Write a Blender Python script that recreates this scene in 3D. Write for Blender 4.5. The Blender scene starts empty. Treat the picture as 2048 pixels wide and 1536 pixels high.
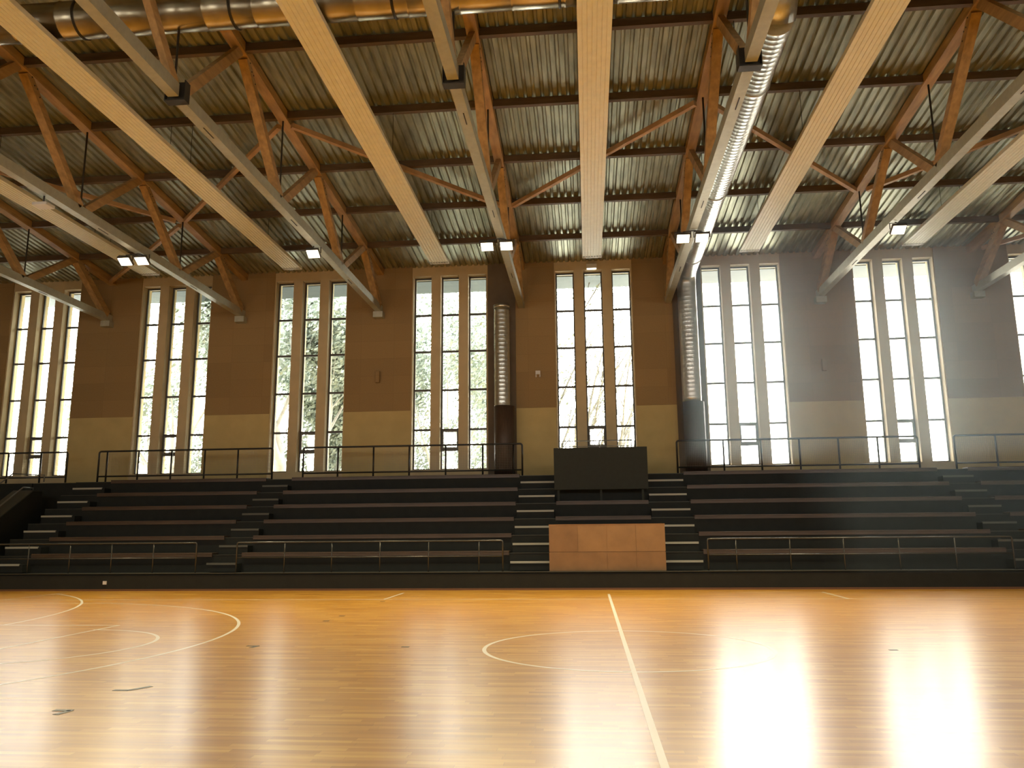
import bpy, math, random
from mathutils import Vector, Matrix

random.seed(7)
sc = bpy.context.scene
COL = sc.collection
R = math.radians

# ------------------------------------------------------------------ camera
cam_d = bpy.data.cameras.new('camera')
cam = bpy.data.objects.new('camera', cam_d)
COL.objects.link(cam)
PITCH, YAW, ROLL = 0.18305, 0.09186, -0.00878
FPX = 1610.6
cam_d.sensor_fit = 'HORIZONTAL'
cam_d.sensor_width = 36.0
cam_d.lens = FPX / 2048 * 36.0
cam_d.clip_end = 500
fw = Vector((-math.sin(YAW), math.cos(YAW), 0))
rt = Vector((math.cos(YAW), math.sin(YAW), 0))
f2 = fw * math.cos(PITCH) + Vector((0, 0, 1)) * math.sin(PITCH)
u2 = -fw * math.sin(PITCH) + Vector((0, 0, 1)) * math.cos(PITCH)
x3 = rt * math.cos(ROLL) + u2 * math.sin(ROLL)
u3 = -rt * math.sin(ROLL) + u2 * math.cos(ROLL)
M = Matrix((x3, u3, -f2)).transposed().to_4x4()
M.translation = Vector((-0.4295, -10.5913, 1.4256))
cam.matrix_world = M
sc.camera = cam

# ------------------------------------------------------------------ view + world + lights
sc.view_settings.view_transform = 'Standard'
sc.view_settings.look = 'None'
sc.view_settings.exposure = 0.32
sc.view_settings.gamma = 1.0
sc.view_settings.use_curve_mapping = False
cy = sc.cycles
cy.use_denoising = True
cy.max_bounces = 9
cy.diffuse_bounces = 5
cy.glossy_bounces = 4
cy.transparent_max_bounces = 24
cy.sample_clamp_indirect = 8.0
cy.caustics_reflective = False
cy.caustics_refractive = False

SKY = 20.0
VEIL_DENS = .046
LAMP_W = 215.0
w = bpy.data.worlds.new('overcast_sky')
sc.world = w
w.use_nodes = True
nt = w.node_tree
bg = nt.nodes['Background']
bg.inputs['Color'].default_value = (1.0, 0.955, 0.87, 1)
bg.inputs['Strength'].default_value = SKY

WX0 = -0.072            # middle of the window groups
BAY = 5.0


def area(name, loc, rot, sx, sy, energy=0.0, color=(1, 1, 1), portal=False):
    d = bpy.data.lights.new(name, 'AREA')
    d.shape = 'RECTANGLE'
    d.size = sx
    d.size_y = sy
    d.energy = energy
    d.color = color
    d.cycles.is_portal = portal
    o = bpy.data.objects.new(name, d)
    o.location = loc
    o.rotation_euler = rot
    COL.objects.link(o)
    return o


# sky portals: they only guide the sampling of the daylight through the windows
for k in range(-4, 5):
    area('sky_portal', (WX0 + BAY * k, 16.75, 6.95), (R(-90), 0, 0), 2.6, 6.9, portal=True)
    area('sky_portal', (WX0 + BAY * k, -12.75, 6.9), (R(90), 0, 0), .9, 3.8, portal=True)

# ------------------------------------------------------------------ helpers
def children(o):
    return list(o.children)


class MB:
    def __init__(s):
        s.v, s.f, s.sm = [], [], []

    def add(s, vs, fs, smooth=False):
        n = len(s.v)
        s.v += [tuple(v) for v in vs]
        s.f += [tuple(i + n for i in f) for f in fs]
        s.sm += [smooth] * len(fs)

    def box(s, x0, x1, y0, y1, z0, z1):
        vs = [(x, y, z) for z in (z0, z1) for y in (y0, y1) for x in (x0, x1)]
        s.add(vs, [(0, 2, 3, 1), (4, 5, 7, 6), (0, 1, 5, 4), (2, 6, 7, 3), (0, 4, 6, 2), (1, 3, 7, 5)])

    def beam(s, p, q, wid, dep, side=(1, 0, 0)):
        """rectangular bar p->q, wid along 'side', dep across"""
        p, q = Vector(p), Vector(q)
        d = (q - p).normalized()
        a = Vector(side)
        a = (a - d * a.dot(d)).normalized()
        b = d.cross(a)
        vs = []
        for c in (p, q):
            for i, j in ((-1, -1), (1, -1), (1, 1), (-1, 1)):
                vs.append(c + a * (i * wid / 2) + b * (j * dep / 2))
        s.add(vs, [(3, 2, 1, 0), (4, 5, 6, 7), (0, 1, 5, 4), (1, 2, 6, 5), (2, 3, 7, 6), (3, 0, 4, 7)])

    def tube(s, pts, r, n=10, cap=True, rad=None):
        pts = [Vector(p) for p in pts]
        rings = []
        a = None
        for i, p in enumerate(pts):
            if i == 0:
                d = pts[1] - p
            elif i == len(pts) - 1:
                d = p - pts[i - 1]
            else:
                d = (pts[i + 1] - p).normalized() + (p - pts[i - 1]).normalized()
            d.normalize()
            if a is None:
                a = Vector((0, 0, 1)) if abs(d.z) < .9 else Vector((1, 0, 0))
            a = (a - d * a.dot(d)).normalized()
            b = d.cross(a)
            rr = rad[i] if rad else r
            rings.append([p + (a * math.cos(2 * math.pi * k / n) + b * math.sin(2 * math.pi * k / n)) * rr for k in range(n)])
        vs = [v for rg in rings for v in rg]
        fs = []
        for i in range(len(pts) - 1):
            for k in range(n):
                fs.append((i * n + k, i * n + (k + 1) % n, (i + 1) * n + (k + 1) % n, (i + 1) * n + k))
        s.add(vs, fs, True)
        if cap:
            m = len(vs)
            base = len(s.v) - m
            s.f.append(tuple(base + k for k in reversed(range(n))))
            s.f.append(tuple(base + m - n + k for k in range(n)))
            s.sm += [False, False]

    def build(s, name, mat, parent=None, bevel=0):
        me = bpy.data.meshes.new(name)
        me.from_pydata(s.v, [], s.f)
        for p, sm in zip(me.polygons, s.sm):
            p.use_smooth = sm
        me.update()
        me.materials.append(mat)
        o = bpy.data.objects.new(name, me)
        COL.objects.link(o)
        if parent:
            o.parent = parent
            o.matrix_parent_inverse = Matrix.Translation(-Vector(parent.location))
        if bevel:
            b = o.modifiers.new('bevel', 'BEVEL')
            b.width = bevel
            b.segments = 2
            b.limit_method = 'ANGLE'
        return o


def tag(o, label=None, cat=None, group=None, kind=None):
    if label: o['label'] = label
    if cat: o['category'] = cat
    if group: o['group'] = group
    if kind: o['kind'] = kind
    return o


def thing(name, label, cat, loc=(0, 0, 0), group=None):
    o = bpy.data.objects.new(name, None)
    o.empty_display_size = .2
    o.location = loc
    COL.objects.link(o)
    return tag(o, label, cat, group)


# ------------------------------------------------------------------ materials
def mat(name, col, rough=.6, metal=0., noise=0., nscale=5., bump=0., bscale=40., spec=.5, stretch=(1, 1, 1), coat=0.):
    m = bpy.data.materials.new(name)
    m.use_nodes = True
    t = m.node_tree
    b = t.nodes['Principled BSDF']
    b.inputs['Base Color'].default_value = (*col, 1)
    b.inputs['Roughness'].default_value = rough
    b.inputs['Metallic'].default_value = metal
    b.inputs['Specular IOR Level'].default_value = spec
    b.inputs['Coat Weight'].default_value = coat
    tc = t.nodes.new('ShaderNodeTexCoord')
    mp = t.nodes.new('ShaderNodeMapping')
    mp.inputs['Scale'].default_value = stretch
    t.links.new(tc.outputs['Object'], mp.inputs['Vector'])
    if noise:
        n = t.nodes.new('ShaderNodeTexNoise')
        n.inputs['Scale'].default_value = nscale
        n.inputs['Detail'].default_value = 5
        t.links.new(mp.outputs[0], n.inputs['Vector'])
        mx = t.nodes.new('ShaderNodeMix')
        mx.data_type = 'RGBA'
        mx.inputs[6].default_value = tuple(c * (1 - noise) for c in col) + (1,)
        mx.inputs[7].default_value = tuple(min(1, c * (1 + noise)) for c in col) + (1,)
        cr = t.nodes.new('ShaderNodeMapRange')
        cr.inputs['From Min'].default_value = .3
        cr.inputs['From Max'].default_value = .7
        t.links.new(n.outputs['Fac'], cr.inputs['Value'])
        t.links.new(cr.outputs[0], mx.inputs[0])
        t.links.new(mx.outputs[2], b.inputs['Base Color'])
    if bump:
        n = t.nodes.new('ShaderNodeTexNoise')
        n.inputs['Scale'].default_value = bscale
        n.inputs['Detail'].default_value = 4
        t.links.new(mp.outputs[0], n.inputs['Vector'])
        bp = t.nodes.new('ShaderNodeBump')
        bp.inputs['Strength'].default_value = bump
        bp.inputs['Distance'].default_value = .02
        t.links.new(n.outputs['Fac'], bp.inputs['Height'])
        t.links.new(bp.outputs[0], b.inputs['Normal'])
    return m


def floor_mat():
    m = bpy.data.materials.new('sports_parquet')
    m.use_nodes = True
    t = m.node_tree
    b = t.nodes['Principled BSDF']
    tc = t.nodes.new('ShaderNodeTexCoord')

    def brick(wd, h, sq, off):
        n = t.nodes.new('ShaderNodeTexBrick')
        n.inputs['Scale'].default_value = 1
        n.inputs['Brick Width'].default_value = wd
        n.inputs['Row Height'].default_value = h
        n.inputs['Mortar Size'].default_value = sq
        n.inputs['Mortar Smooth'].default_value = .3
        n.inputs['Bias'].default_value = 0
        n.inputs['Color1'].default_value = (0, 0, 0, 1)
        n.inputs['Color2'].default_value = (1, 1, 1, 1)
        n.offset = off
        n.offset_frequency = 3
        sp = t.nodes.new('ShaderNodeSeparateXYZ')
        t.links.new(tc.outputs['Object'], sp.inputs[0])
        dv = t.nodes.new('ShaderNodeMath'); dv.operation = 'DIVIDE'; dv.inputs[1].default_value = h
        t.links.new(sp.outputs['Y'], dv.inputs[0])
        fl = t.nodes.new('ShaderNodeMath'); fl.operation = 'FLOOR'
        t.links.new(dv.outputs[0], fl.inputs[0])
        wn = t.nodes.new('ShaderNodeTexWhiteNoise'); wn.noise_dimensions = '1D'
        t.links.new(fl.outputs[0], wn.inputs['W'])
        ma = t.nodes.new('ShaderNodeMath'); ma.operation = 'MULTIPLY_ADD'; ma.inputs[1].default_value = wd * 5
        t.links.new(wn.outputs['Value'], ma.inputs[0]); t.links.new(sp.outputs['X'], ma.inputs[2])
        cb = t.nodes.new('ShaderNodeCombineXYZ')
        t.links.new(ma.outputs[0], cb.inputs['X']); t.links.new(sp.outputs['Y'], cb.inputs['Y'])
        t.links.new(cb.outputs[0], n.inputs['Vector'])
        return n
    b1 = brick(.62, .07, .0007, 0.0)
    mp = t.nodes.new('ShaderNodeMapping')
    mp.inputs['Scale'].default_value = (.9, 14, 1)
    t.links.new(tc.outputs['Object'], mp.inputs['Vector'])
    n1 = t.nodes.new('ShaderNodeTexNoise')
    n1.inputs['Scale'].default_value = 1.0
    n1.inputs['Detail'].default_value = 6
    n1.inputs['Roughness'].default_value = .65
    t.links.new(mp.outputs[0], n1.inputs['Vector'])
    n2 = t.nodes.new('ShaderNodeTexNoise')
    n2.inputs['Scale'].default_value = .35
    n2.inputs['Detail'].default_value = 2
    t.links.new(tc.outputs['Object'], n2.inputs['Vector'])
    # tone = plank random*.5 + grain*.5
    ad = t.nodes.new('ShaderNodeMath'); ad.operation = 'MULTIPLY'; ad.inputs[1].default_value = .34
    t.links.new(b1.outputs['Color'], ad.inputs[0])
    ad2 = t.nodes.new('ShaderNodeMath'); ad2.operation = 'MULTIPLY_ADD'; ad2.inputs[1].default_value = .9
    t.links.new(n1.outputs['Fac'], ad2.inputs[0])
    t.links.new(ad.outputs[0], ad2.inputs[2])
    ad3 = t.nodes.new('ShaderNodeMath'); ad3.operation = 'MULTIPLY_ADD'; ad3.inputs[1].default_value = .25
    t.links.new(n2.outputs['Fac'], ad3.inputs[0])
    t.links.new(ad2.outputs[0], ad3.inputs[2])
    r = t.nodes.new('ShaderNodeValToRGB')
    e = r.color_ramp.elements
    e[0].position = .30; e[0].color = (.20, .08, .006, 1)
    e[1].position = 1.15 if False else 1.0; e[1].color = (.58, .33, .06, 1)
    c = r.color_ramp.elements.new(.55); c.color = (.36, .16, .012, 1)
    c = r.color_ramp.elements.new(.78); c.color = (.46, .22, .024, 1)
    t.links.new(ad3.outputs[0], r.inputs[0])
    mx = t.nodes.new('ShaderNodeMix'); mx.data_type = 'RGBA'
    mx.inputs[7].default_value = (.12, .05, .015, 1)
    t.links.new(b1.outputs['Fac'], mx.inputs[0])
    t.links.new(r.outputs[0], mx.inputs[6])
    t.links.new(mx.outputs[2], b.inputs['Base Color'])
    b.inputs['Roughness'].default_value = .27
    b.inputs['Specular IOR Level'].default_value = .3
    b.inputs['Coat Weight'].default_value = .35
    b.inputs['Coat Roughness'].default_value = .25
    rr = t.nodes.new('ShaderNodeMapRange')
    rr.inputs['To Min'].default_value = .26
    rr.inputs['To Max'].default_value = .34
    t.links.new(n1.outputs['Fac'], rr.inputs['Value'])
    t.links.new(rr.outputs[0], b.inputs['Roughness'])
    bp = t.nodes.new('ShaderNodeBump')
    bp.inputs['Strength'].default_value = .02
    bp.inputs['Distance'].default_value = .004
    t.links.new(n1.outputs['Fac'], bp.inputs['Height'])
    t.links.new(bp.outputs[0], b.inputs['Normal'])
    return m


def panel_mat(name, c1, c2, bw, bh, mort, rough=.8, mcol=None):
    """boards laid in a grid on a wall (object X / Z)"""
    m = bpy.data.materials.new(name)
    m.use_nodes = True
    t = m.node_tree
    b = t.nodes['Principled BSDF']
    tc = t.nodes.new('ShaderNodeTexCoord')
    sp = t.nodes.new('ShaderNodeSeparateXYZ')
    cb = t.nodes.new('ShaderNodeCombineXYZ')
    t.links.new(tc.outputs['Object'], sp.inputs[0])
    t.links.new(sp.outputs['X'], cb.inputs['X'])
    t.links.new(sp.outputs['Z'], cb.inputs['Y'])
    n = t.nodes.new('ShaderNodeTexBrick')
    n.offset = 0
    n.inputs['Scale'].default_value = 1
    n.inputs['Brick Width'].default_value = bw
    n.inputs['Row Height'].default_value = bh
    n.inputs['Mortar Size'].default_value = mort
    n.inputs['Mortar Smooth'].default_value = .1
    n.inputs['Color1'].default_value = (*c1, 1)
    n.inputs['Color2'].default_value = (*c2, 1)
    n.inputs['Mortar'].default_value = (*(mcol or tuple(x * .8 for x in c1)), 1)
    t.links.new(cb.outputs[0], n.inputs['Vector'])
    ns = t.nodes.new('ShaderNodeTexNoise')
    ns.inputs['Scale'].default_value = 60
    ns.inputs['Detail'].default_value = 3
    t.links.new(tc.outputs['Object'], ns.inputs['Vector'])
    mx = t.nodes.new('ShaderNodeMix'); mx.data_type = 'RGBA'; mx.blend_type = 'MULTIPLY'
    mx.inputs[0].default_value = .5
    t.links.new(n.outputs['Color'], mx.inputs[6])
    t.links.new(ns.outputs['Fac'], mx.inputs[7])
    g = t.nodes.new('ShaderNodeBrightContrast')
    g.inputs['Bright'].default_value = 0.0
    t.links.new(mx.outputs[2], g.inputs['Color'])
    t.links.new(g.outputs[0], b.inputs['Base Color'])
    b.inputs['Roughness'].default_value = rough
    return m


def emit(name, col, st):
    m = bpy.data.materials.new(name)
    m.use_nodes = True
    t = m.node_tree
    b = t.nodes['Principled BSDF']
    b.inputs['Base Color'].default_value = (*col, 1)
    b.inputs['Emission Color'].default_value = (*col, 1)
    b.inputs['Emission Strength'].default_value = st
    return m


def glass_mat():
    m = bpy.data.materials.new('window_glass')
    m.use_nodes = True
    t = m.node_tree
    for n in list(t.nodes):
        if n.type != 'OUTPUT_MATERIAL':
            t.nodes.remove(n)
    out = [n for n in t.nodes if n.type == 'OUTPUT_MATERIAL'][0]
    tr = t.nodes.new('ShaderNodeBsdfTransparent')
    tr.inputs['Color'].default_value = (.95, .97, .96, 1)
    gl = t.nodes.new('ShaderNodeBsdfGlossy')
    gl.inputs['Roughness'].default_value = .02
    fr = t.nodes.new('ShaderNodeFresnel')
    fr.inputs['IOR'].default_value = 1.45
    mx = t.nodes.new('ShaderNodeMixShader')
    t.links.new(fr.outputs[0], mx.inputs[0])
    t.links.new(tr.outputs[0], mx.inputs[1])
    t.links.new(gl.outputs[0], mx.inputs[2])
    t.links.new(mx.outputs[0], out.inputs['Surface'])
    return m


FLOOR = floor_mat()
LINE = mat('court_line_paint', (.9, .84, .70), .3, coat=.5)
TAPE = mat('black_tape', (.012, .012, .012), .5)
CREAM = mat('cream_plaster', (.56, .45, .20), .85, noise=.06, nscale=2, bump=.15, bscale=60)
FRAMEP = mat('beige_render', (.60, .49, .29), .85, noise=.05, nscale=3)
BROWNW = panel_mat('brown_wood_wool_board', (.47, .315, .135), (.40, .268, .115), 1.17, .62, .006)
SLATE = mat('grey_brown_plaster', (.16, .125, .085), .85, noise=.1, nscale=3)
PIPECLAD = mat('brown_duct_casing', (.07, .045, .03), .5, noise=.25, nscale=6, stretch=(8, 8, .6))
DECK = mat('galvanised_roof_deck', (.44, .45, .345), .42, metal=.72, noise=.3, nscale=1.6, stretch=(5, .8, 1), bump=.05, bscale=5)
TIMBER = mat('brown_stained_timber', (.45, .29, .125), .6, noise=.25, nscale=3, stretch=(3, .5, 3))
PURL = mat('dark_brown_purlin', (.12, .075, .036), .65, noise=.25, nscale=3, stretch=(.5, 3, 3))
PALEBRACE = mat('light_brown_brace', (.55, .35, .17), .6, noise=.2, nscale=3)
GREYCH = mat('grey_painted_chord', (.49, .50, .41), .42, metal=.35, noise=.08, nscale=8)
DARKST = mat('dark_steel', (.05, .045, .035), .5, metal=.5)
DULLG = mat('dull_duct_metal', (.40, .35, .26), .27, metal=.9, noise=.15, nscale=4)
GALV = mat('galvanised_duct', (.66, .67, .63), .3, metal=.92, noise=.08, nscale=10)
PANELM = mat('cream_radiant_panel', (.88, .88, .72), .5, noise=.04, nscale=6)
LAMPB = mat('lamp_body_dark', (.06, .055, .05), .5)
LAMPW = mat('white_plastic', (.75, .75, .72), .4)
LAMPE = emit('floodlight_lens', (1.0, .86, .62), 6.0)
EMLE = emit('emergency_light_lens', (1.0, .93, .78), 4.0)
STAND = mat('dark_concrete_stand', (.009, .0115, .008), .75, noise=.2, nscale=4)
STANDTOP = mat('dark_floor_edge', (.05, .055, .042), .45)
NOSE = mat('pale_step_nosing', (.42, .43, .36), .45)
NOSED = mat('mid_grey_step_nosing', (.10, .105, .085), .5)  # darker grey nosing for the two side aisles
BENCH = mat('brown_bench_plank', (.072, .047, .030), .4, noise=.25, nscale=3, stretch=(.4, 4, 4))
RAILB = mat('black_rail_paint', (.02, .02, .017), .4)
RAILG = mat('grey_rail_paint', (.075, .075, .065), .25, metal=.35)
RAILC = mat('grey_steel_rail', (.22, .22, .2), .35, metal=.5)
MESHW = mat('wire_mesh_metal', (.25, .24, .2), .5, metal=.4)
BLACKP = mat('black_board', (.024, .030, .024), .75, noise=.08, nscale=8)
PLY = mat('plywood_brown', (.31, .185, .08), .55, noise=.12, nscale=3)
PLYD = mat('plywood_brown_darker', (.26, .15, .064), .55, noise=.12, nscale=3)
SKIRT = mat('brown_skirting', (.16, .075, .03), .5)
WINFR = mat('dark_window_frame', (.085, .08, .068), .5)
SASH = mat('grey_window_sash', (.16, .15, .13), .5)
GLASS = glass_mat()
GROUND = mat('pale_paving', (.5, .5, .47), .9, noise=.1, nscale=.5)
SOFFIT = mat('pale_eave_board', (.095, .115, .125), .8)
BARK = mat('pale_bark', (.42, .42, .42), .9, noise=.2, nscale=3)
BARKD = mat('grey_bark', (.20, .20, .20), .9, noise=.2, nscale=3)
LEAF = mat('pale_green_leaf', (.30, .35, .31), .6, noise=.15, nscale=2)
BACKW = mat('back_wall_plaster', (.46, .38, .22), .85)

# ------------------------------------------------------------------ floor, lines
XL, XR, YF, YB = -22.6, 22.6, -12.3, 16.3
b = MB()
b.box(XL, XR, YF, 10.45, -.3, 0)
floor = tag(b.build('floor', FLOOR), kind='structure')


def line(p, q, wd=.05, z=.0012):
    m = MB()
    p, q = Vector((*p, 0)), Vector((*q, 0))
    d = (q - p).normalized()
    n = Vector((-d.y, d.x, 0)) * wd / 2
    vs = [p - n, q - n, q + n, p + n]
    m.add([(v.x, v.y, z) for v in vs], [(0, 1, 2, 3)])
    return m.build('court_line', LINE, floor)


def arc(cx, cy_, r, a0, a1, wd=.05, n=64, z=.0013):
    m = MB()
    vs, fs = [], []
    for i in range(n + 1):
        a = R(a0 + (a1 - a0) * i / n)
        for rr in (r - wd, r):
            vs.append((cx + rr * math.cos(a), cy_ + rr * math.sin(a), z))
    for i in range(n):
        fs.append((2 * i, 2 * i + 1, 2 * i + 3, 2 * i + 2))
    m.add(vs, fs)
    return m.build('court_line', LINE, floor)


line((-14, 7.525), (14, 7.525))
line((-14, -7.525), (14, -7.525))
line((0, -7.65), (0, 9.0), .055, .0018)
arc(0, 0, 1.8, 0, 360, n=128)
for s in (-1, 1):
    line((14 * s, -7.5), (14 * s, 9.7))
    line((5 * s, 7.55), (5 * s, 9.5))
    line((8.1 * s, -2.4), (8.1 * s, 2.4), z=.0016)
    line((8.1 * s, 2.4), (14 * s, 2.4))
    line((8.1 * s, -2.4), (14 * s, -2.4))
    if s < 0:
        arc(-8.15, 0, 1.8, -90, 90)
        arc(-12.425, 0, 6.8, -76, 76, n=96)
        arc(-20, 1.5, 9.95, 5, 52)
    else:
        arc(8.15, 0, 1.8, 90, 270)
        arc(12.425, 0, 6.8, 104, 256, n=96)
        arc(20, 1.5, 9.95, 128, 175)
    line((12.425 * s + 6.8 * -s * math.cos(R(76)), 6.6), (14 * s, 6.6))
    line((12.425 * s + 6.8 * -s * math.cos(R(76)), -6.6), (14 * s, -6.6))

# black tape marks
tapes = [((-4.83, -2.98), 'L-shaped black tape mark on the floor, by the left window reflection', 1),
         ((-4.82, -3.86), 'V-shaped black tape mark nearest the viewer on the left floor', 2),
         ((-4.83, .04), 'small black tape mark midway between the two circles', 2),
         ((-2.81, .01), 'tiny black tape dash just left of the centre circle', 0),
         ((-4.86, 3.08), 'tiny black tape dash on the floor, second from the stand', 0),
         ((-4.84, 3.91), 'tiny black tape dash on the floor, beyond another dash', 0),
         ((-4.89, 6.98), 'tiny black tape dash under the pale tick line left of centre', 0),
         ((3.19, -.08), 'short dark tape mark on the glare right of the centre circle', 0)]
for (x, y), lab, kd in tapes:
    m = MB()
    if kd == 0:
        m.box(x - .05, x + .05, y - .03, y + .03, .0008, .003)
    else:
        m.box(x - .1, x + .06, y - .03, y + .03, .0008, .003)
        m.beam((x + .05, y + .0, .002), (x + (.16 if kd == 1 else .02), y + (.2 if kd == 1 else -.16), .002), .06, .002, (0, 1, 0))
    tag(m.build('floor_tape', TAPE), lab, 'tape mark', 'black tape marks on the court')

# ------------------------------------------------------------------ window wall
GLY = 16.6
GW, PW = .551, .9725           # glass width, pitch within the group
ZT, ZB = 10.32, 3.60
HZ0, HZ1 = 3.55, 10.38
TRANS = [9.006, 7.688, 6.32, 4.938]
groups = range(-4, 5)
gx = lambda k: WX0 + BAY * k - (2 * PW + GW) / 2      # left glass edge of the group
wall = MB()
edges = [XL]
for k in groups:
    for j in range(3):
        a = gx(k) + j * PW
        edges += [a - .045, a + GW + .045]
edges.append(XR)
for i in range(0, len(edges) - 1, 2):
    wall.box(edges[i], edges[i + 1], YB, 16.85, HZ0, HZ1)
wall.box(XL, XR, YB, 16.85, 0, HZ0)
wall.box(XL, XR, YB, 16.85, HZ1, 11.2)
tag(wall.build('wall_back', FRAMEP), kind='structure')

n = 0
nb = 0
ndef = 0
wi = 0
for k in groups:
    for j in range(3):
        wi += 1
        a = gx(k) + j * PW
        w_ = MB()
        y0, y1 = GLY - .03, GLY + .03
        w_.box(a - .045, a, y0, y1, HZ0, HZ1)
        w_.box(a + GW, a + GW + .045, y0, y1, HZ0, HZ1)
        w_.box(a, a + GW, y0, y1, HZ0, ZB)
        w_.box(a, a + GW, y0, y1, ZT, HZ1)
        for tz in TRANS:
            w_.box(a, a + GW, y0, y1, tz - .035, tz + .035)
        if j == 1:
            w_.box(a, a + GW, y0 - .01, y1, 4.204, 4.30)
        wo = tag(w_.build('window_%d' % wi, WINFR), kind='structure')
        g = MB()
        g.box(a - .002, a + GW + .002, GLY - .004, GLY + .004, ZB - .002, ZT + .002)
        g.build('glass', GLASS, wo)
        if j == 1:
            h = MB()
            z0, z1 = 4.30, 4.903
            for q in ((a, a + .045, z0, z1), (a + GW - .045, a + GW, z0, z1), (a + .045, a + GW - .045, z0, z0 + .03), (a + .045, a + GW - .045, z1 - .045, z1)):
                h.box(q[0], q[1], GLY - .05, GLY - .006, q[2], q[3])
            h.build('opening_sash', SASH, wo)

# cladding between the window groups: brown boards over cream plaster
ti = 0
for k in range(-5, 5):
    x0 = gx(k) + 2 * PW + GW + .08 if k > -5 else XL + .01
    x1 = gx(k + 1) - .09 if k < 4 else XR - .01
    segs = [(x0, x1)]
    if k == -1: segs = [(-2.76, x1)]
    if k == 0: segs = [(x0 + 1.35, x1)]
    for (s0, s1) in segs:
        ti += 1
        m = MB(); m.box(s0, s1, YB - .035, YB - .001, 5.585, 10.95)
        tag(m.build('trim_%d' % ti, BROWNW), kind='structure')
        ti += 1
        m = MB(); m.box(s0, s1, YB - .02, YB - .001, 3.2, 5.583)
        tag(m.build('trim_%d' % ti, CREAM), kind='structure')
for s0, s1 in ((-3.73, -2.763), (gx(0) + 2 * PW + GW + .09, gx(0) + 2 * PW + GW + 1.42)):
    if s0 > 0:
        # brown boards up to the duct strip
        ti += 1
        m = MB(); m.box(s0, 2.6, YB - .035, YB - .001, 5.585, 10.95)
        tag(m.build('trim_%d' % ti, BROWNW), kind='structure')
        ti += 1
        m = MB(); m.box(s0, 2.6, YB - .02, YB - .001, 3.2, 5.583)
        tag(m.build('trim_%d' % ti, CREAM), kind='structure')
        s0, s1 = 2.603, gx(1) - .09
    ti += 1
    m = MB(); m.box(s0, s1, YB - .04, YB - .001, 3.2, 10.95)
    tag(m.build('trim_%d' % ti, SLATE), kind='structure')

# ------------------------------------------------------------------ other walls (behind and beside the viewer)
for nm, x0, x1 in (('wall_left', XL - .3, XL), ('wall_right', XR, XR + .3)):
    m = MB(); m.box(x0, x1, YF - .3, 16.85, -.3, 11.9)
    tag(m.build(nm, BACKW), kind='structure')
m = MB()
e2 = [XL]
for k in groups:
    e2 += [WX0 + BAY * k - .4, WX0 + BAY * k + .4]
e2.append(XR)
for i in range(0, len(e2) - 1, 2):
    m.box(e2[i], e2[i + 1], YF - .3, YF, 5.1, 8.7)
m.box(XL, XR, YF - .3, YF, -.3, 5.1)
m.box(XL, XR, YF - .3, YF, 8.7, 11.0)
tag(m.build('wall_front', BACKW), kind='structure')

# ------------------------------------------------------------------ roof deck
RID = 2.0
def under(y):
    return 10.47 + .087 * (16.2 - y) if y >= RID else 10.47 + .087 * (16.2 - (2 * RID - y))
def deck_mesh(ya, yb):
    m = MB()
    prof = []
    x = XL
    while x < XR:
        prof += [(x, 0), (x + .10, 0), (x + .125, .05), (x + .175, .05)]
        x += .2
    vs = []
    for (px, pz) in prof:
        for y in (ya, yb):
            vs.append((px, y, under(y) + .235 + pz))
    top = []
    fs = []
    for i in range(len(prof) - 1):
        fs.append((2 * i, 2 * i + 1, 2 * i + 3, 2 * i + 2))
    m.add(vs, fs)
    return m
d1 = deck_mesh(RID, 16.9)
dn = deck_mesh(YF - .3, RID)
d1.add(dn.v, dn.f)
dk = tag(d1.build('ceiling', DECK), kind='structure')
sol = dk.modifiers.new('solid', 'SOLIDIFY')
sol.thickness = .006
# insulated roof skin above the deck
m = MB()
for ya, yb in ((RID, 17.0), (YF - .5, RID)):
    vs = [(x, y, under(y) + .31 + dz) for x in (XL - .3, XR + .3) for y in (ya, yb) for dz in (0, .2)]
    m.add(vs, [(0, 2, 3, 1), (4, 5, 7, 6), (0, 1, 5, 4), (2, 6, 7, 3), (0, 4, 6, 2), (1, 3, 7, 5)])
m.build('roof_skin', SLATE, dk)

# ------------------------------------------------------------------ trusses
TX0 = -2.55
YC = 9.19
ybn = [16.1, 11.7, 6.85, 2.0]          # bottom nodes
ytn = [14.1, 9.3, 4.4]                 # top nodes
ord_l = ['leftmost', 'second from the left', 'third from the left', 'fourth from the left, over the flat-topped duct',
         'fifth from the left, beside the silver duct', 'sixth from the left', 'nearest the right edge']


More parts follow.
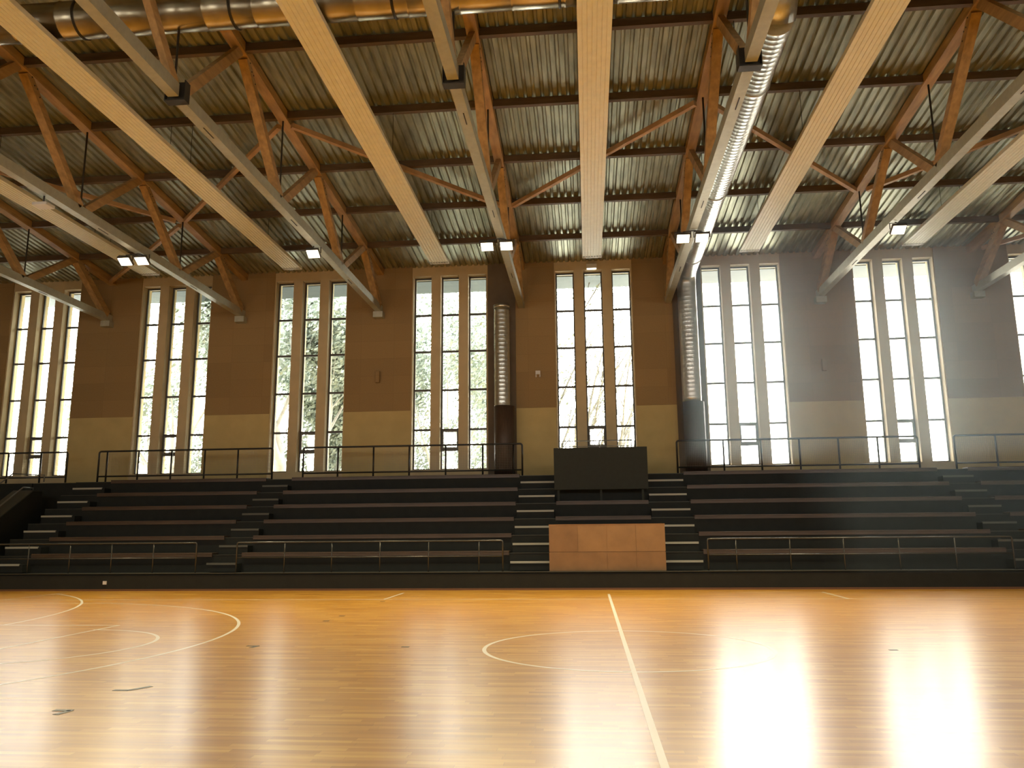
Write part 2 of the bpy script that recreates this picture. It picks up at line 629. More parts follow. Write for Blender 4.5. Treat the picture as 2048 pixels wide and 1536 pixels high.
def make_truss(X, label):
    t = thing('roof_truss', label, 'roof truss', (X, RID, 9.07), 'timber roof trusses across the hall')
    fl = lambda y: 2 * RID - y
    m = MB()
    uz = lambda y: under(y) + .115
    for y0, y1 in ((16.28, RID), (RID, YF + .02)):
        m.beam((X, y0, uz(y0)), (X, y1, uz(y1)), .24, .23)
    m.build('top_chord', TIMBER, t)
    for y0, y1 in ((16.25, 2.12), (1.88, YF + .02)):
        m = MB(); m.beam((X, y0, YC), (X, y1, YC), .2, .24)
        m.build('bottom_chord', GREYCH, t)
    # slots in the chord underside
    for y in (3.0, 7.6, 12.4):
        m = MB(); m.box(X + .0, X + .02, y, y + .42, 9.062, 9.071)
        m.build('chord_slot', DARKST, t)
    # webs
    def web(name, yt, yb, wd, dp, mt=TIMBER):
        zt = under(yt) + .02
        p = Vector((X, yb, YC + .1)); q = Vector((X, yt, zt))
        w_ = MB(); w_.beam(p, q, wd, dp)
        w_.build(name, mt, t)
    for s in (0, 1):
        g = (lambda y: y) if s == 0 else fl
        web('strut', g(14.1), g(16.0), .22, .26)
        web('strut', g(14.0), g(11.85), .13, .20)
        web('diagonal', g(9.45), g(11.6), .20, .18)
        web('strut', g(9.2), g(7.0), .13, .2)
        web('diagonal', g(4.55), g(6.75), .2, .18)
        web('strut', g(4.3), g(2.15), .13, .2)
        for y in (11.7, 6.85):
            r_ = MB(); r_.tube([(X + .0, g(y) + .0, YC + .12), (X, g(y), under(g(y)) + .05)], .022, 8)
            r_.build('tie_rod', DARKST, t)
    r_ = MB(); r_.tube([(X, 1.9, YC + .12), (X, 1.9, 10.375)], .022, 8)
    r_.build('tie_rod', DARKST, t)
    # saddle at the ridge joint: a steel shoe round the two chord ends
    m = MB()
    m.box(X - .19, X + .19, RID - .09, RID + .09, 9.02, 9.045)
    m.box(X - .19, X - .175, RID - .09, RID + .09, 9.045, 9.4)
    m.box(X + .175, X + .19, RID - .09, RID + .09, 9.045, 9.4)
    m.box(X - .175, X + .175, RID - .02, RID + .02, 9.045, 9.4)
    m.build('ridge_shoe', DARKST, t)
    # bolts through the joints
    for yn in (14.1, 9.3, 4.4):
        hw = .119 if yn > 14 else .109
        sl = -.72 if yn > 14 else -.86
        for tt, off in ((.10, .03), (.20, -.03), (.30, .03), (.40, -.03)):
            m = MB()
            yy, zz = yn + .16 + tt, under(yn) + .01 + sl * tt + off
            m.tube([(X - hw, yy, zz), (X + hw, yy, zz)], .018, 6)
            m.build('bolt', DARKST, t)
    if abs(X) < 3:
        return t
    m = MB(); m.box(X - .17, X + .17, 15.98, 16.26, 8.86, 9.065)
    m.build('bearing_block', GREYCH, t)
    return t


for i in range(7):
    X = TX0 + BAY * (i - 3)
    make_truss(X, 'brown roof truss with grey bottom chord, ' + ord_l[i])

# purlins
prow = [(14.1, 'nearest the window wall'), (11.7, 'second from the window wall'), (9.3, 'third from the window wall'), (6.85, 'fourth from the window wall'),
        (4.4, 'fifth from the window wall'), (2.0, 'behind the ridge duct'), (-.4, 'at the top edge of the view')]
txs = [TX0 + BAY * (i - 3) for i in range(7)]
for y, lab in prow:
    p = thing('purlin', 'dark brown roof purlin spanning the hall length, ' + lab, 'purlin', (0, y, under(y)), 'purlins under the metal roof deck')
    xs = [XL] + txs + [XR]
    for i in range(len(xs) - 1):
        a = xs[i] + (.122 if i else 0.002)
        c = xs[i + 1] - (.122 if i < len(xs) - 2 else 0.002)
        m = MB(); m.box(a, c, y - .06, y + .06, under(y) + .045, under(y) + .222)
        m.build('purlin_length', PURL, p)

# zigzag roof braces
X = lambda i: TX0 + BAY * (i - 3)
names = ['first', 'second', 'third', 'fourth', 'fifth', 'sixth', 'seventh']
br = [((X(0), 16.0), (X(1), 11.7), 'slanting from the window wall to the second truss'),
      ((X(0), 6.85), (X(1), 11.7), 'between the first and second truss'),
      ((X(1), 11.7), (X(2), 6.85), 'between the second and third truss'),
      ((X(2), 6.85), (X(3), 11.7), 'between the third and fourth truss'),
      ((X(3), 11.7), (X(4), 6.85), 'between the fourth and fifth truss'),
      ((X(4), 6.85), (X(5), 11.7), 'between the fifth and sixth truss, behind the duct'),
      ((X(5), 11.7), (X(6), 6.85), 'between the sixth and seventh truss'),
      ((X(6), 16.0), (X(7), 11.7), 'at the far right, rising from the window wall')]
for p, q, lab in br:
    P = Vector((p[0], p[1], under(p[1]) - .03)); Q = Vector((q[0], q[1], under(q[1]) - .03))
    d = (Q - P).normalized()
    m = MB(); m.beam(P + d * .22, Q - d * .22, .12, .11, (0, 0, 1))
    tag(m.build('roof_brace', PALEBRACE), 'light brown diagonal roof brace ' + lab, 'roof brace', 'diagonal braces between the trusses')

# ------------------------------------------------------------------ radiant ceiling panels
plab = ['fourth from the left, over the middle window group', 'fifth from the left, right of the duct', 'at the right, sixth from the left',
        'third from the left', 'second from the left, widest at the top left corner', 'first from the left, beside the leftmost lit chord']
pk = {-3: 5, -2: 4, -1: 3, 0: 0, 1: 1, 2: 2}
for k in range(-3, 3):
    xc = -.101 + BAY * k
    t = thing('radiant_ceiling_panel', 'long cream ribbed heating panel hanging under the roof, ' + plab[pk[k]], 'heating panel',
              (xc, 14.5, 10.2), 'radiant heating panels along the hall roof')
    ye, ys = 14.51, -11.0
    m = MB()
    hw = .305
    n = 7
    prof = [(-hw, .10), (-hw, 0)]
    stp = 2 * hw / n
    for i in range(n):
        a = -hw + i * stp
        if i:
            prof += [(a - .008, 0), (a - .005, .014), (a + .005, .014), (a + .008, 0)]
    prof += [(hw, 0), (hw, .10)]
    vs = [(xc + px, y, 10.2 + pz) for px, pz in prof for y in (ys, ye)]
    fs = [(2 * i, 2 * i + 1, 2 * i + 3, 2 * i + 2) for i in range(len(prof) - 1)]
    N = len(vs)
    fs.append((0, 1, N - 1, N - 2))
    m.add(vs, fs)
    m.build('panel_tray', PANELM, t)
    m = MB()
    for y in (14.44, 14.36):
        for i in range(n):
            a = -hw + (i + .5) * stp
            m.box(xc + a - .03, xc + a + .03, y, y + .025, 10.195, 10.2)
    m.build('end_slots', DARKST, t)
    m = MB(); m.box(xc - hw - .01, xc + hw + .01, ye + .001, ye + .03, 10.19, 10.31)
    m.build('end_cap', LAMPW, t)
    for y in (11.7, 6.85, -.4):
        for s in (-1, 1):
            m = MB(); m.tube([(xc + s * .27, y, 10.3), (xc + s * .27, y, under(y) + .042)], .006, 6)
            m.build('hanger_wire', DARKST, t)

# ------------------------------------------------------------------ ducts
def ribbed(pts, r, step=.12, rib=.0035, nseg=28):
    """spiral-seamed round duct along a polyline"""
    P = [Vector(p) for p in pts]
    out, rad = [], []
    for i in range(len(P) - 1):
        L = (P[i + 1] - P[i]).length
        nn = max(1, int(L / step))
        for j in range(nn):
            c = P[i].lerp(P[i + 1], j / nn)
            d = (P[i + 1] - P[i]).normalized()
            if L > .5:
                out += [c, c + d * .018, c + d * .03]
                rad += [r, r + rib, r]
            else:
                out.append(c); rad.append(r)
    out.append(P[-1]); rad.append(r)
    m = MB(); m.tube(out, r, nseg, True, rad)
    return m


def bend(c, a, b_, r, n=7):
    """arc points at corner c from direction a to b_ (unit), radius r"""
    c, a, b_ = Vector(c), Vector(a), Vector(b_)
    pts = []
    p0 = c - a * r
    o = p0 + b_ * r
    for i in range(n + 1):
        t = math.pi / 2 * i / n
        pts.append(o - b_ * r * math.cos(t) + a * r * math.sin(t))
    return pts


t = thing('silver_duct', 'round galvanised air duct running under the roof and down the wall beside the fifth truss', 'air duct', (3.05, 15.9, 5.6))
ZA = 10.12
pts = bend((3.05, 15.88, 10.0), (0, 1, -.0), (0, 0, -1), .45)
m = ribbed([(3.05, 2.45, 10.2), (3.05, 15.43, 10.0)], .31, .14, .004)
m.build('duct_run', GALV, t)
m = MB(); m.tube([(3.05, 15.43, 10.0)] + pts[1:], .312, 28, False)
m.build('duct_elbow', GALV, t)
m = ribbed([(3.05, 15.88, 9.55), (3.05, 15.88, 5.6)], .31, .14, .003)
m.build('duct_drop', GALV, t)
m = MB(); m.tube([(3.05, 2.1, 10.58), (3.05, 2.22, 10.4), (3.05, 2.45, 10.2)], .33, 28)
m.build('branch_collar', GALV, t)
for y in (4.4, 9.3, 14.1):
    m = MB(); m.tube([(3.05, y - .015, 10.1), (3.05, y + .015, 10.1)], .33, 28)
    zc = 10.2 - .2 * (y - 2.05) / 13.38
    m.v = [(x, yy, zz - 10.1 + zc) for x, yy, zz in m.v]
    m.build('duct_band', GALV, t)
    m = MB()
    for s in (-1, 1):
        m.tube([(3.05 + s * .31, y, zc + .05), (3.05 + s * .31, y, under(y) + .04)], .008, 6)
    m.build('hanger', DARKST, t)

t = thing('ridge_duct', 'large round metal duct running lengthwise under the roof ridge at the top of the view', 'air duct', (0, 1.9, 10.7))
m = ribbed([(XL + .05, 1.9, 10.72), (14.0, 1.9, 10.72)], .33, .9, .012)
m.build('duct_run', DULLG, t)
for i in range(12):
    x = -21.0 + i * 2.9
    m = MB(); m.tube([(x - .02, 1.9, 10.72), (x + .02, 1.9, 10.72)], .348, 28)
    m.build('duct_band', DARKST, t)

t = thing('wall_duct', 'upright galvanised duct with a flat top on the wall, left of the middle window group', 'air duct', (-3.2, 15.88, 5.6))
m = ribbed([(-3.2, 15.88, 5.6), (-3.2, 15.88, 9.0)], .265, .14, .003)
m.build('duct_drop', GALV, t)
m = MB(); m.tube([(-3.2, 15.88, 8.98), (-3.2, 15.88, 9.08)], .28, 28)
m.build('top_cap', GALV, t)

for x, lab in ((-3.13, 'dark brown casing under the flat-topped wall duct'), (3.09, 'dark brown casing under the long silver duct')):
    m = MB()
    m.tube([(x, 15.88, 3.215), (x, 15.88, 5.585)], .345, 32)
    tag(m.build('duct_casing', PIPECLAD), lab + ', standing behind the railing', 'duct casing')

# ------------------------------------------------------------------ floodlights
fl_list = [(-12.9, 'left lamp of the leftmost lit pair', 0), (-12.42, 'right lamp of the leftmost lit pair', 1), (-7.6, 'single lamp hanging under the third truss', 1),
           (-2.9, 'left lamp of the pair left of the middle window group', 0), (-2.39, 'right lamp of the pair left of the middle window group', 1),
           (2.18, 'left lamp of the pair beside the silver duct', 0), (2.66, 'right lamp of the pair beside the silver duct', 1),
           (7.52, 'single lamp under the sixth truss at the right', 0)]
def rot_l(v, x, y, z):
    c, s_ = math.cos(R(-32)), math.sin(R(-32))
    return (x + v[0], y + v[1] * c - v[2] * s_, z + v[1] * s_ + v[2] * c)


for x, lab, _ in fl_list:
    y, z = 9.45, 8.86
    t = thing('floodlight', 'lit rectangular floodlight, ' + lab, 'floodlight', (x, y, z), 'floodlights under the roof trusses')
    tilt = R(-32)
    def rot(v):
        v = Vector(v)
        c, s_ = math.cos(tilt), math.sin(tilt)
        return (x + v.x, y + v.y * c - v.z * s_, z + v.y * s_ + v.z * c)
    m = MB(); m.box(-.18, .18, -.15, .15, -.03, .04); m.v = [rot(v) for v in m.v]
    m.build('lamp_body', LAMPB, t, bevel=.015)
    m = MB(); m.box(-.155, .155, -.125, .125, -.042, -.031); m.v = [rot(v) for v in m.v]
    m.build('lens', LAMPE, t)
    m = MB()
    m.tube([(x - .2, y, z), (x - .2, y, z + .16), (x + .2, y, z + .16), (x + .2, y, z)], .014, 8)
    m.build('yoke', LAMPB, t)
    ll = area('floodlight_beam', rot_l((0, 0, -.05), x, y, z), (R(-32), 0, 0), .3, .24, LAMP_W, (1, .84, .52))
    ll.data.spread = R(120)
    tx = min(txs, key=lambda q: abs(q - x))
    m = MB()
    m.tube([(x, y, z + .16), (tx, y, z + .19)] if abs(tx - x) > .05 else [(x, y, z + .16), (x, y, z + .2)], .016, 8)
    m.build('arm', LAMPB, t)
# spare lamp housing under the ridge shoe of the second truss
# (seen from behind at the far left)
t = thing('floodlight', 'white unlit floodlight under the second truss, above the lit pair', 'floodlight', (-12.58, 5.6, 8.9), 'floodlights under the roof trusses')
m = MB(); m.box(-12.75, -12.4, 5.45, 5.75, 8.80, 8.87); m.build('lamp_body', LAMPW, t, bevel=.01)
m = MB(); m.tube([(-12.58, 5.6, 8.87), (-12.58, 5.6, 9.065)], .02, 8); m.build('bracket', LAMPB, t)

# ------------------------------------------------------------------ wall fittings
t = thing('emergency_light', 'small lit white emergency light above the middle window', 'emergency light', (-.1, 16.2, 10.45))
m = MB(); m.box(-.28, .08, 16.17, 16.298, 10.40, 10.56); m.build('housing', LAMPW, t, bevel=.01)
m = MB(); m.box(-.25, .05, 16.175, 16.28, 10.385, 10.399); m.build('lens', EMLE, t)
t = thing('wall_bracket_box', 'small white wall box with two prongs, left of the middle window', 'wall box', (-2.01, 16.26, 6.7))
m = MB(); m.box(-2.09, -1.93, 16.17, 16.264, 6.72, 6.84); m.build('housing', LAMPW, t)
for x in (-2.09, -1.96):
    m = MB(); m.box(x, x + .03, 16.19, 16.264, 6.62, 6.719); m.build('prong', LAMPW, t)
for x, zz, lab in ((-7.56, 6.77, 'slim brown speaker box on the brown wall left of the centre'), (7.42, 6.78, 'slim grey-brown speaker box on the wall between the two right window groups')):
    m = MB(); m.box(x - .07, x + .07, 16.13, 16.264, zz - .2, zz + .2)
    tag(m.build('wall_speaker', BROWNW, bevel=.01), lab, 'wall speaker')

# ------------------------------------------------------------------ grandstand
def tk(k): return .91 + .46 * k
def yk(k): return 11.3 + .71 * k
SX0, SX1 = -17.35, XR - .02
AIS = [(-17.2, -16.2), (-10.79, -9.96), (-2.5, -1.42), (1.38, 2.48), (10.07, 10.94)]
gs = thing('grandstand', 'dark stepped grandstand below the windows', 'grandstand', (0, 10.4, 0))
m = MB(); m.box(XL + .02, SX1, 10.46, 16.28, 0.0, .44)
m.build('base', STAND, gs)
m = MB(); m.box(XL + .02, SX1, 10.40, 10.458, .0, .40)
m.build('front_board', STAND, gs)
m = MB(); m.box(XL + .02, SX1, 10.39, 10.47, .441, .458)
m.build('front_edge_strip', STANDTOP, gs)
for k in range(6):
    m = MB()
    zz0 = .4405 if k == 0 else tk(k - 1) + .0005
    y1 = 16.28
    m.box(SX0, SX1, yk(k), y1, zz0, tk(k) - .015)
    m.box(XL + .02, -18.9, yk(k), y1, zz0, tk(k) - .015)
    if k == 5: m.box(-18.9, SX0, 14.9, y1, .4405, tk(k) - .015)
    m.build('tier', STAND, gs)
    m = MB(); m.box(SX0, SX1, yk(k) - .008, yk(k) + .04, tk(k) - .015, tk(k))
    m.build('tier_edge', STANDTOP, gs)

# skirting of the stand
m = MB(); m.box(XL + .02, SX1, 10.385, 10.399, 0, .05)
tag(m.build('baseboard_back', SKIRT), kind='structure')
m = MB(); m.box(-13.37, -13.27, 10.375, 10.399, .17, .26)
tag(m.build('socket_box', LAMPW), 'small pale socket box low on the front of the stand at the left', 'socket')

alab = ['at the far left beside the entrance wall', 'left aisle between two bench blocks', 'just left of the plywood box', 'just right of the plywood box', 'right aisle between two bench blocks']
for (x0, x1), lab in zip(AIS, alab):
    t = thing('aisle_stairs', 'dark aisle stairs with pale nosings, ' + lab, 'stairs', ((x0 + x1) / 2, 10.95, .45), 'aisle stairs in the stand')
    centre = abs(x0) < 3 or x0 < -15
    for k in range(6):
        zt = tk(k) - .23
        za = .4585 if k == 0 else tk(k - 1) + .001
        m = MB(); m.box(x0, x1 + (.09 if x0 < -15 else 0), yk(k) - .36, yk(k) - .009, za, zt)
        st = m.build('step', STAND, t)
        m = MB(); m.box(x0, x1, yk(k) - .375, yk(k) - .33, zt + .0005, zt + .02)
        m.box(x0, x1, yk(k) - .375, yk(k) - .3605, zt - .035, zt + .0005)
        m.build('nosing', NOSE if centre else NOSED, st)

SECS = [(-16.1, -10.8, 'far left block'), (-9.95, -2.56, 'left middle block'), (-1.36, 1.33, 'short centre block'), (2.54, 10.06, 'right middle block'), (10.95, 19.5, 'far right block')]
rown = ['lowest', 'second', 'third', 'fourth', 'fifth', 'topmost']
for x0, x1, lab in SECS:
    for k in range(6):
        if lab.startswith('short') and k in (0, 4, 5):
            continue
        t = thing('bench', 'long brown bench plank, %s row of the %s' % (rown[k], lab), 'bench', ((x0 + x1) / 2, yk(k), tk(k)), 'bench planks on the stand tiers')
        m = MB(); m.box(x0, x1, yk(k) - .05, yk(k) + .33, tk(k) + .012, tk(k) + .05)
        m.build('seat_plank', BENCH, t, bevel=.006)
        m = MB(); m.box(x0, x1, yk(k) - .05, yk(k) - .02, tk(k) - .06, tk(k) + .0115)
        m.build('front_lip', BENCH, t)
        m = MB()
        q = x0 + .3
        while q < x1 - .1:
            m.box(q, q + .05, yk(k) + .02, yk(k) + .3, tk(k) - .001, tk(k) + .0118)
            q += 1.4
        m.build('support_blocks', DARKST, t)

# plywood box
t = thing('plywood_box', 'brown plywood box with visible board joints at the foot of the stand', 'plywood box', (.03, 10.55, .46))
X0, X1 = -1.455, 1.505
Z0, Z1, ZM = .46, 1.635, .46 + 1.175 * .405
m = MB(); m.box(X0 + .02, X1 - .02, 10.572, 10.9, Z0, Z1 - .02); m.build('carcass', PLYD, t)
m = MB(); m.box(X0, X1, 10.55, 10.9, Z1 - .0195, Z1); m.build('lid', PLY, t)
for i in range(4):
    a = X0 + (X1 - X0) * i / 4; c = X0 + (X1 - X0) * (i + 1) / 4
    m = MB(); m.box(a + .002, c - .002, 10.553, 10.571, ZM + .006, Z1 - .021)
    m.build('upper_board', PLYD if i == 0 else PLY, t)
    m = MB(); m.box(a + .002, c - .002, 10.553, 10.571, Z0, ZM - .006)
    m.build('lower_board', PLYD, t)

# black board
t = thing('black_panel', 'large plain black board standing high in the middle of the stand', 'black panel', (-.03, 13.6, 2.3))
m = MB(); m.box(-1.42, 1.36, 13.62, 13.70, 2.68, 3.93); m.build('board', BLACKP, t, bevel=.008)
m = MB()
for x in (-1.3, -.03, 1.2):
    m.box(x - .03, x + .03, 13.705, 13.76, tk(3) + .002, 3.8)
m.build('support_posts', BLACKP, t)

# ------------------------------------------------------------------ railings
def rounded_top(x0, x1, y, z0, z1, r, rad, left=True, right=True):
    pts = []
    if left:
        pts.append((x0, y, z0))
        for i in range(5):
            a = math.pi / 2 * i / 4
            pts.append((x0 + r - r * math.cos(a), y, z1 - r + r * math.sin(a)))
    else:
        pts.append((x0, y, z1))
    if right:
        for i in range(5):
            a = math.pi / 2 * i / 4
            pts.append((x1 - r + r * math.sin(a), y, z1 - r + r * math.cos(a)))
        pts.append((x1, y, z0))
    else:
        pts.append((x1, y, z1))
    m = MB(); m.tube(pts, rad, 10)
    return m


def top_rail(x0, x1, posts, label, left=True, right=True):
    y = 15.0
    t = thing('upper_railing', label, 'railing', ((x0 + x1) / 2, y, 3.2), 'black railings along the top of the stand')
    rounded_top(x0, x1, y, 3.215, 4.235, .07, .03, left, right).build('handrail_frame', RAILB, t)
    m = MB(); m.tube([(x0 + .03, y, 3.40), (x1 - .03, y, 3.40)], .026, 8)
    m.build('bottom_rail', RAILB, t)
    for p in posts:
        m = MB(); m.tube([(p, y, 3.215), (p, y, 4.21)], .029, 8)
        m.build('post', RAILB, t)
    m = MB()
    x = x0 + .06
    while x < x1 - .04:
        m.box(x - .0016, x + .0016, y - .0016, y + .0016, 3.42, 4.21)
        x += .055
    z = 3.46
    while z < 4.2:
        m.box(x0 + .03, x1 - .03, y + .0017, y + .0045, z - .0015, z + .0015)
        z += .055
    m.build('wire_mesh', MESHW, t)


top_rail(-21.9, -17.83, [-20.9, -19.95, -18.77], 'black railing at the far left in front of the first windows', False, True)
top_rail(-16.71, -10.70, [-16.42, -15.32, -14.17, -13.02, -11.88], 'black railing in front of the second window group')
top_rail(-9.66, -2.48, [-8.5, -7.32, -6.14, -4.95, -3.75, -2.76], 'black railing in front of the third and fourth window groups')
top_rail(2.39, 9.65, [3.82, 4.97, 6.13, 7.3, 8.47], 'black railing right of the centre, ending at a right window group')
top_rail(10.72, 19.2, [11.92, 13.1, 14.3, 15.5, 16.7, 17.9], 'black railing at the far right edge', True, False)

t = thing('rear_railing', 'thin grey railing behind the top of the black board', 'railing', (0, 15.4, 3.2))
m = MB()
m.tube([(-1.2, 15.4, 3.215), (-1.2, 15.4, 4.33), (1.05, 15.4, 4.33), (1.12, 15.7, 4.33), (1.12, 15.7, 3.215)], .018, 8)
m.build('handrail_frame', RAILC, t)
m = MB(); m.tube([(-1.2, 15.4, 4.15), (1.05, 15.4, 4.15)], .012, 8); m.build('middle_rail', RAILC, t)
for x in (-1.1, -.02, 1.0):
    m = MB(); m.tube([(x, 15.4, 3.215), (x, 15.4, 4.32)], .014, 8); m.build('post', RAILC, t)


def front_rail(xs, label, left, right):
    y = 10.5
    t = thing('front_railing', label, 'railing', ((xs[0] + xs[-1]) / 2, y, .46), 'grey railings along the foot of the stand')
    rounded_top(xs[0], xs[-1], y, .459, 1.24, .05, .021, left, right).build('handrail_frame', RAILG, t)
    m = MB(); m.tube([(xs[0], y, .845), (xs[-1], y, .845)], .016, 8); m.build('middle_rail', RAILG, t)
    for x in xs[(1 if left else 0):(-1 if right else None)]:
        m = MB(); m.tube([(x, y, .459), (x, y, 1.23)], .017, 8); m.build('post', RAILG, t)


front_rail([-17.9, -16.82, -15.64, -14.45, -13.26, -12.08, -10.88], 'grey front railing at the left, before the far left benches', True, True)
front_rail([-9.76, -8.45, -7.17, -5.88, -4.59, -3.27, -2.65], 'grey front railing left of the plywood box', True, True)
front_rail([2.55, 3.25, 4.57, 5.87, 7.19, 8.52, 9.86], 'grey front railing right of the plywood box', True, True)
front_rail([11.0, 12.3, 13.6, 14.9, 16.2], 'grey front railing at the far right edge', True, False)

# entrance walls at the far left of the stand
t = thing('entrance_parapet', 'dark sloping entrance wall with metal handrails at the far left', 'parapet', (-18.4, 12.5, .46))
m = MB()
vs = [(-17.9, 10.6, .46), (-17.9, 14.0, .46), (-17.9, 14.0, 2.86), (-17.9, 13.55, 2.86), (-17.9, 10.6, 1.0)]
vs2 = [(-18.55, y, z) for _, y, z in vs]
m.add(vs + vs2, [(0, 1, 2, 3, 4), (9, 8, 7, 6, 5), (0, 5, 6, 1), (1, 6, 7, 2), (2, 7, 8, 3), (3, 8, 9, 4), (4, 9, 5, 0)])
m.build('parapet_wall', STAND, t)
m = MB(); m.beam((-18.22, 10.6, 1.015), (-18.22, 13.55, 2.875), .68, .03); m.box(-18.56, -17.88, 13.55, 14.0, 2.862, 2.89)
m.build('coping', STANDTOP, t)
m = MB(); m.tube([(-18.2, 10.9, 1.3), (-18.2, 13.5, 2.98), (-18.2, 13.95, 2.98), (-18.2, 13.97, 2.86)], .022, 8)
m.build('lower_handrail', RAILC, t)
m = MB(); m.tube([(-18.6, 11.2, 1.9), (-18.6, 13.5, 3.42), (-18.1, 14.3, 3.42), (-18.1, 14.3, 3.2)], .022, 8)
m.build('upper_handrail', RAILC, t)

# ------------------------------------------------------------------ outside
m = MB(); m.box(-60, 60, 17.0, 75, -.4, -.1)
tag(m.build('ground', GROUND), 'pale paved ground outside the windows', 'ground', kind='structure')
m = MB(); m.box(-60, 60, -60, -12.9, -.4, -.1)
tag(m.build('ground', GROUND), 'pale paved ground behind the hall', 'ground', kind='structure')
m = MB(); m.box(XL, XR, 16.87, 18.3, 10.35, 10.42)
tag(m.build('trim_99', SOFFIT), kind='structure')


def tree(x, y, h, spread, nleaf, lab, lean=0., leafsz=.16, seed=1, r0=.2):
    rnd = random.Random(seed)
    t = thing('tree', lab, 'tree', (x, y, -.1), 'trees outside the windows')
    m = MB()
    tips = []

    def grow(p, d, L, r, lvl):
        pts, rad = [p], [r]
        q = Vector(p)
        for i in range(4):
            d = (d + Vector((rnd.uniform(-.16, .16), rnd.uniform(-.16, .16), rnd.uniform(-.02, .12)))).normalized()
            q = q + d * L / 4
            pts.append(q.copy()); rad.append(r * (1 - .16 * (i + 1)))
            if lvl >= 2: tips.append(q.copy())
        m.tube(pts, r, 6, False, rad)
        if lvl < 4 and r > .012:
            nb_ = 3 if lvl else 4
            for i in range(nb_):
                a = rnd.uniform(0, 2 * math.pi)
                sp = rnd.uniform(.35, .8)
                nd = (d + Vector((math.cos(a) * sp + lean * .3, math.sin(a) * sp, .15))).normalized()
                j = rnd.choice((2, 3, 4))
                grow(pts[j], nd, L * rnd.uniform(.6, .85) * (spread if lvl == 0 else 1), rad[j] * .62, lvl + 1)
    grow(Vector((x, y, -.1)), Vector((lean, 0, 1)).normalized(), h * .42, r0, 0)
    m.build('trunk', BARK, t)
    m = MB()
    if tips:
        for i in range(int(nleaf * 2.2)):
            c = rnd.choice(tips) + Vector((rnd.gauss(0, .32), rnd.gauss(0, .32), rnd.gauss(0, .28)))
            s_ = leafsz * .62 * rnd.uniform(.6, 1.3)
            a = Vector((rnd.gauss(0, 1), rnd.gauss(0, 1), rnd.gauss(0, 1))).normalized()
            u = a.orthogonal().normalized(); v = a.cross(u)
            m.add([c - u * s_, c - v * s_ * .5, c + u * s_, c + v * s_ * .5], [(0, 1, 2, 3)])
        m.build('foliage', LEAF, t)
    return t


def scr(px, Y):
    """point on the ground depth Y seen past wall position px (metres at the glass)"""
    return -.43 + (px + .43) * (Y + 10.6) / (16.6 + 10.6)
T = tree
T(scr(-15.2, 21), 21, 13.5, 1.0, 6200, 'tall leafy tree with a thick leaning trunk outside the second window group', .12, .16, 3, .30)
T(scr(-12.8, 26), 26, 14, 1.15, 6500, 'leafy tree outside, behind the wall between the second and third window groups', -.05, .19, 5, .24)
T(scr(-11.0, 19.6), 19.6, 14, .8, 2500, 'thick-trunked tree close outside the left pane of the third window group', .0, .16, 40, .46)
T(scr(-9.7, 22.5), 22.5, 13.5, 1.0, 8500, 'dense pale tree outside the middle and right panes of the third window group', .02, .19, 8, .30)
T(scr(-8.9, 27), 27, 11, 1.2, 8000, 'broad low tree in the distance outside the third window group', .0, .22, 9, .2)
T(scr(-6.9, 25), 25, 14, 1.1, 6500, 'leafy tree outside, between the third and fourth window groups', .05, .18, 11, .22)
T(scr(-5.4, 21.5), 21.5, 12.5, 1.0, 5200, 'bushy tree right outside the fourth window group', .03, .15, 14, .2)
T(scr(-4.3, 27), 27, 12, 1.2, 5500, 'distant broad tree outside the right pane of the fourth window group', .0, .19, 15, .2)

def stems(x, y, n, lean, lab, seed):
    rnd = random.Random(seed)
    t = thing('tree', lab, 'tree', (x, y, -.1), 'trees outside the windows')
    m = MB(); tips = []
    for i in range(n):
        d = Vector((lean * rnd.uniform(.35, 1.25), rnd.uniform(-.1, .1), 1)).normalized()
        q = Vector((x + rnd.uniform(-.12, .12), y, -.1))
        pts, rad = [q.copy()], [.085]
        L = rnd.uniform(9, 13)
        for j in range(12):
            d = (d + Vector((rnd.uniform(-.07, .09), rnd.uniform(-.05, .05), 0))).normalized()
            q = q + d * L / 12
            pts.append(q.copy()); rad.append(.085 - .006 * (j + 1))
            if j > 2:
                for b_ in range(2):
                    e = (d + Vector((rnd.uniform(-.55, .75), rnd.uniform(-.3, .3), .1))).normalized()
                    p2 = q + e * rnd.uniform(.5, 1.1); p3 = p2 + (e + Vector((.2, 0, .25))).normalized() * rnd.uniform(.4, .9)
                    m.tube([q, p2, p3], .02, 5, False, [.024, .016, .007])
                    tips += [p2, p3]
        m.tube(pts, .08, 6, False, rad)
    m.build('trunk', BARKD, t)
    m = MB()
    for i in range(900):
        c = rnd.choice(tips) + Vector((rnd.gauss(0, .18), rnd.gauss(0, .18), rnd.gauss(0, .18)))
        a = Vector((rnd.gauss(0, 1), rnd.gauss(0, 1), rnd.gauss(0, 1))).normalized()
        u = a.orthogonal().normalized(); v = a.cross(u); s_ = rnd.uniform(.03, .075)
        m.add([c - u * s_, c - v * s_ * .5, c + u * s_, c + v * s_ * .5], [(0, 1, 2, 3)])
    m.build('foliage', LEAF, t)


stems(scr(-2.6, 20.5), 20.5, 5, .34, 'slanting many-stemmed tree outside the left pane of the middle window group', 3)
stems(scr(-1.2, 20), 20, 5, .30, 'slanting many-stemmed tree outside the middle pane of the middle window group', 4)
stems(scr(.2, 21), 21, 3, .2, 'slim few-stemmed tree outside the right pane of the middle window group', 6)


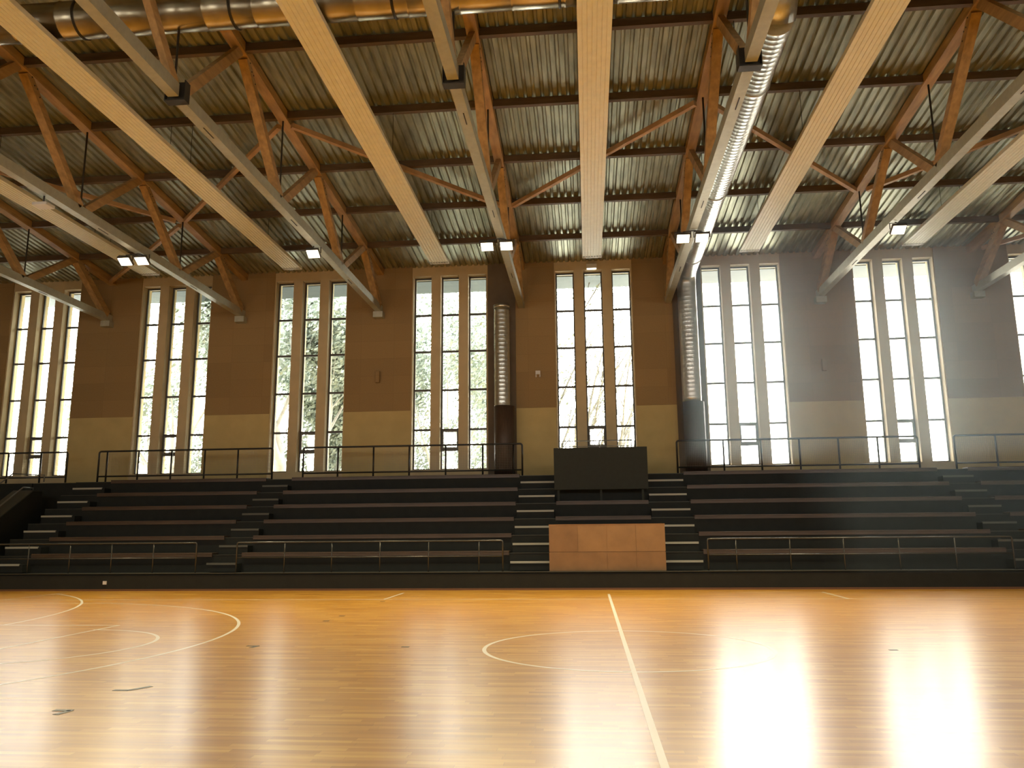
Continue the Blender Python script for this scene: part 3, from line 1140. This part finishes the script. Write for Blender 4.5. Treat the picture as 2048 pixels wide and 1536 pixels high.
def shrub(x, y, r, h, lab, seed):
    rnd = random.Random(seed)
    t = thing('shrub', lab, 'shrub', (x, y, -.1), 'shrubs outside the windows')
    m = MB()
    for i in range(9):
        a = rnd.uniform(0, 6.28)
        m.tube([(x, y, -.1), (x + math.cos(a) * r * .4, y + math.sin(a) * r * .3, h * .5), (x + math.cos(a) * r * .8, y + math.sin(a) * r * .5, h * .9)], .04, 5, False, [.05, .035, .015])
    m.build('stems', BARK, t)
    m = MB()
    for i in range(int(3600 * r)):
        a, rr = rnd.uniform(0, 6.28), r * math.sqrt(rnd.random())
        c = Vector((x + rr * math.cos(a), y + rr * math.sin(a) * .6, rnd.uniform(0, h) * (1 - .3 * (rr / r) ** 2)))
        n_ = Vector((rnd.gauss(0, 1), rnd.gauss(0, 1), rnd.gauss(0, 1))).normalized()
        u = n_.orthogonal().normalized(); v = n_.cross(u); s_ = rnd.uniform(.06, .13)
        m.add([c - u * s_, c - v * s_ * .5, c + u * s_, c + v * s_ * .5], [(0, 1, 2, 3)])
    m.build('foliage', LEAF, t)


shrub(scr(-13.8, 23), 23, 1.9, 6.2, 'tall shrub outside the lower right panes of the second window group', 1)
shrub(scr(-9.8, 24), 24, 2.0, 7.0, 'tall shrub outside the lower panes of the third window group', 2)
shrub(scr(-5.0, 24), 24, 2.3, 6.6, 'tall shrub outside the lower panes of the fourth window group', 3)
T(scr(-18.6, 24), 24, 9, 1.0, 600, 'small tree outside the first window group', -.05, .13, 31, .13)

# ------------------------------------------------------------------ scattering boxes added to imitate lens flare; the hall air is clear
def veil(name, x0, x1, dens, lab, col, y0=10.2, z0=3.55, z1=10.1):
    m = bpy.data.materials.new('lens_veil')
    m.use_nodes = True
    t = m.node_tree
    for n in list(t.nodes):
        if n.type != 'OUTPUT_MATERIAL': t.nodes.remove(n)
    out = [n for n in t.nodes if n.type == 'OUTPUT_MATERIAL'][0]
    v = t.nodes.new('ShaderNodeVolumeScatter')
    v.inputs['Density'].default_value = dens
    v.inputs['Color'].default_value = col
    v.inputs['Anisotropy'].default_value = .35
    t.links.new(v.outputs[0], out.inputs['Volume'])
    b = MB(); b.box(x0, x1, y0, 16.1, z0, z1)
    o = b.build(name, m)
    tag(o, lab, 'veil', kind='stuff')
    return o
veil('veil', 2.4, XR - .15, VEIL_DENS, 'pale haze volume imitating lens flare in front of the right window groups', (.74, .95, 1, 1))
veil('veil', 5.5, XR - .15, VEIL_DENS * .26, 'faint cool haze volume imitating lens flare over the right part of the stand', (.72, .92, 1, 1), 8.0, .47, 3.54)
